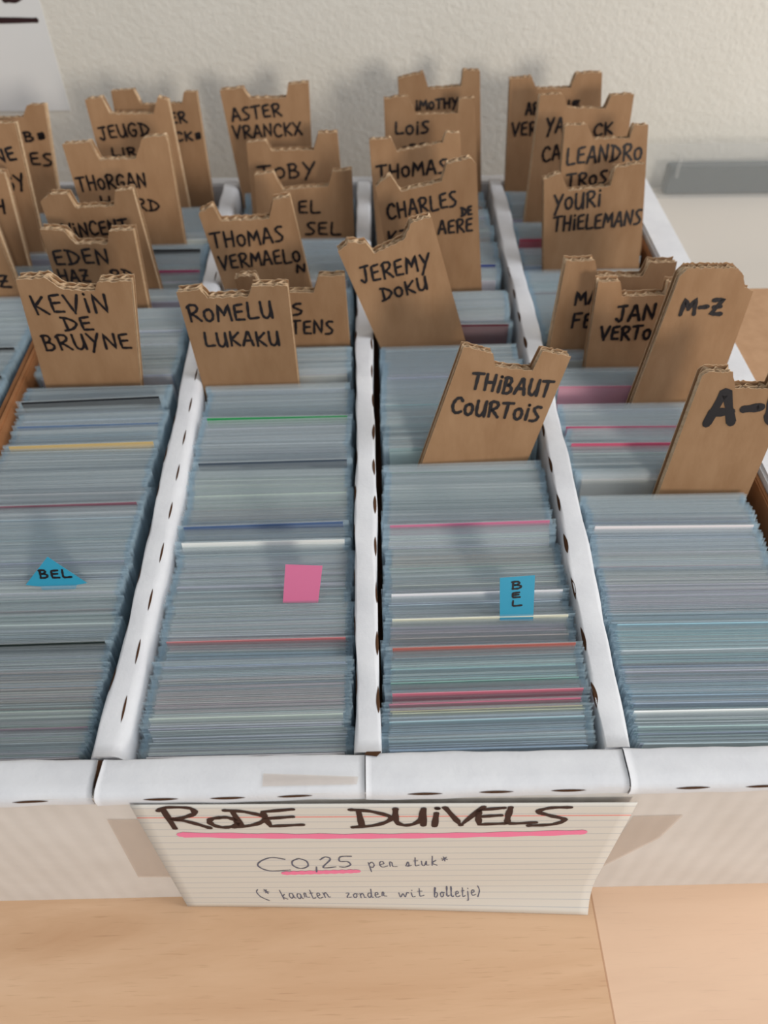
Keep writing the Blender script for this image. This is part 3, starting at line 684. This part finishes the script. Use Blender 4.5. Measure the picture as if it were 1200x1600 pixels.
LANE_NAME = {'L1': 'leftmost full lane', 'L2': 'second lane, left of the middle wall', 'L3': 'third lane, right of the middle wall', 'L4': 'rightmost lane', 'L0': 'neighbouring box'}
big = G(); bigc = []
for i, (lane, y, xc, lean, roll, yaw, dz, col, lab, ins) in enumerate(cards):
    cv, cf, sv, sf = card_geo(xc, y, .0026+dz, lean, roll, yaw, ins)
    L = lin(*col)
    if i in single:
        o = mesh_obj('trading_card', cv, cf, M['card']); colour_attr(o.data, [L]*6)
        mesh_obj('sleeve', sv, sf, [M['sleeve'], M['seam']], o, SMAT)
        if lab: tag(o, lab, 'card', 'sleeved cards with a coloured edge')
        else: tag(o, 'pale sleeved card packed at the front of the '+LANE_NAME[lane], 'card', 'sleeved cards at the front of the '+LANE_NAME[lane].split(',')[0])
    else:
        big.add(cv, cf, 0); big.add(sv, sf, 1); big.m[-18:] = [1+q for q in SMAT]; bigc += [L]*6+[(1, 1, 1, 1)]*18
o = big.obj('sleeved_cards', [M['card'], M['sleeve'], M['seam']]); colour_attr(o.data, bigc)
tag(o, 'rows of clear-sleeved trading cards filling the lanes further back', 'cards', kind='stuff')

# ------------------------------------------------------------------ film flags
def flag(name, outline, base_y_px, lean, m, label, texts, pen=.0009):
    a = at_z(outline[0][0], base_y_px, .0935); up = np.array([0, 0, 1.]); wv = math.cos(math.radians(lean))*up+np.array([0, math.sin(math.radians(lean)), 0])
    u = np.array([1., 0, 0]); n = np.cross(wv, u); n = n if n[1] > 0 else -n
    uv = lambda p: ((on_plane(p, a, n)-a)@u, (on_plane(p, a, n)-a)@wv)
    P = [uv(p) for p in outline]; g = G(); k = len(P); th = .00012
    fr = [a+u*x+wv*y for x, y in P]; bk = [p+n*th for p in fr]
    g.add(fr+bk, [tuple(range(k))[::-1], tuple(range(k, 2*k))]+[(i, (i+1) % k, k+(i+1) % k, k+i) for i in range(k)])
    o = g.obj(name, M[m]); tag(o, label, 'sticky flag', 'sticky index flags')
    if texts:
        gt = G(); mp = lambda x, y, lf: a+u*x+wv*y-n*lf
        for tx, p, q, h in texts:
            p0, p1 = uv(p), uv(q); hh = abs(uv((p[0], p[1]-h))[1]-p0[1]); write(gt, tx, p0, p1, hh, pen, mp, .00012)
        gt.obj('pen_lettering', M['ink'], o)
    return o
flag('sticky_flag', [(40,914),(64,917),(66,922),(118,920),(120,914),(136,911),(74,870)], 921, 22, 'flag_blue', 'small blue sticky flag turned to a diamond in the leftmost full lane', [('BEL', (63,903), (112,902), 12)], .0008)
flag('sticky_flag', [(442,942),(497,942),(504,884),(446,882)], 940, 24, 'flag_pink', 'pink unmarked sticky flag in the second lane', [])
flag('sticky_flag', [(781,970),(833,970),(836,899),(781,903)], 968, 24, 'flag_blue', 'upright blue sticky flag with letters stacked downwards in the third lane', [('B', (800,920), (816,919), 11), ('E', (800,934), (813,933), 8), ('L', (800,947), (815,946), 8)], .0007)

# ------------------------------------------------------------------ neighbours of the box
nb = empty('neighbouring_storage_box', (-.21, .33, 0)); tag(nb, 'second white card storage box cut off by the left frame edge', 'storage box')
box_obj('right_side_panel', -.1690, -.1660, .195, BY, 0, HT-.003, M['kraft_panel'], nb, .0006)
box_obj('left_side_panel', -.2470, -.2410, .195, BY, 0, HT-.001, M['white_card'], nb, .0008)
box_obj('back_panel', -.2470, -.1660, BY, BY+.006, 0, HT-.002, M['white_card'], nb, .0008)
box_obj('front_panel', -.2470, -.1660, .187, .195, 0, HT-.002, M['white_card'], nb, .0008)
box_obj('bottom_panel', -.2410, -.1690, .195, BY, .0003, .0022, M['kraft_panel'], nb)

kc = empty('kraft_carton', (.27, .30, 0)); tag(kc, 'plain brown kraft carton right of the white storage box', 'carton')
box_obj('carton_body', .1830, .36, .12, .374, 0, .088, M['kraft'], kc, .001)
box_obj('carton_lid', .1825, .362, .118, .376, .0881, .0905, M['kraft'], kc, .0008)
wc = empty('white_carton', (.3, .47, 0)); tag(wc, 'pale white carton by the wall at the right edge', 'carton')
box_obj('carton_body', .1840, .50, .380, .556, 0, .0585, M['white_plastic'], wc, .001)
box_obj('carton_lid', .1830, .502, .3785, .558, .0586, .0610, M['white_plastic'], wc, .001)
cc = empty('clear_display_case', (.3, .54, .061)); tag(cc, 'clear plastic case with a dark grey bar inside, against the wall at right', 'display case')
x0 = float(at_y(1046, 285, .54)[0])
box_obj('grey_bar', x0, .48, .545, .555, .0615, .081, M['dark_grey'], cc, .001)
g = G(); g.box(.184, .49, .5405, .5425, .0612, .0985); g.box(.184, .186, .5426, .5565, .0612, .0985); g.obj('clear_shell', M['acrylic'], cc)
box_obj('corner_clip', x0+.002, x0+.004, .537, .5400, .0770, .092, M['acrylic'], cc)
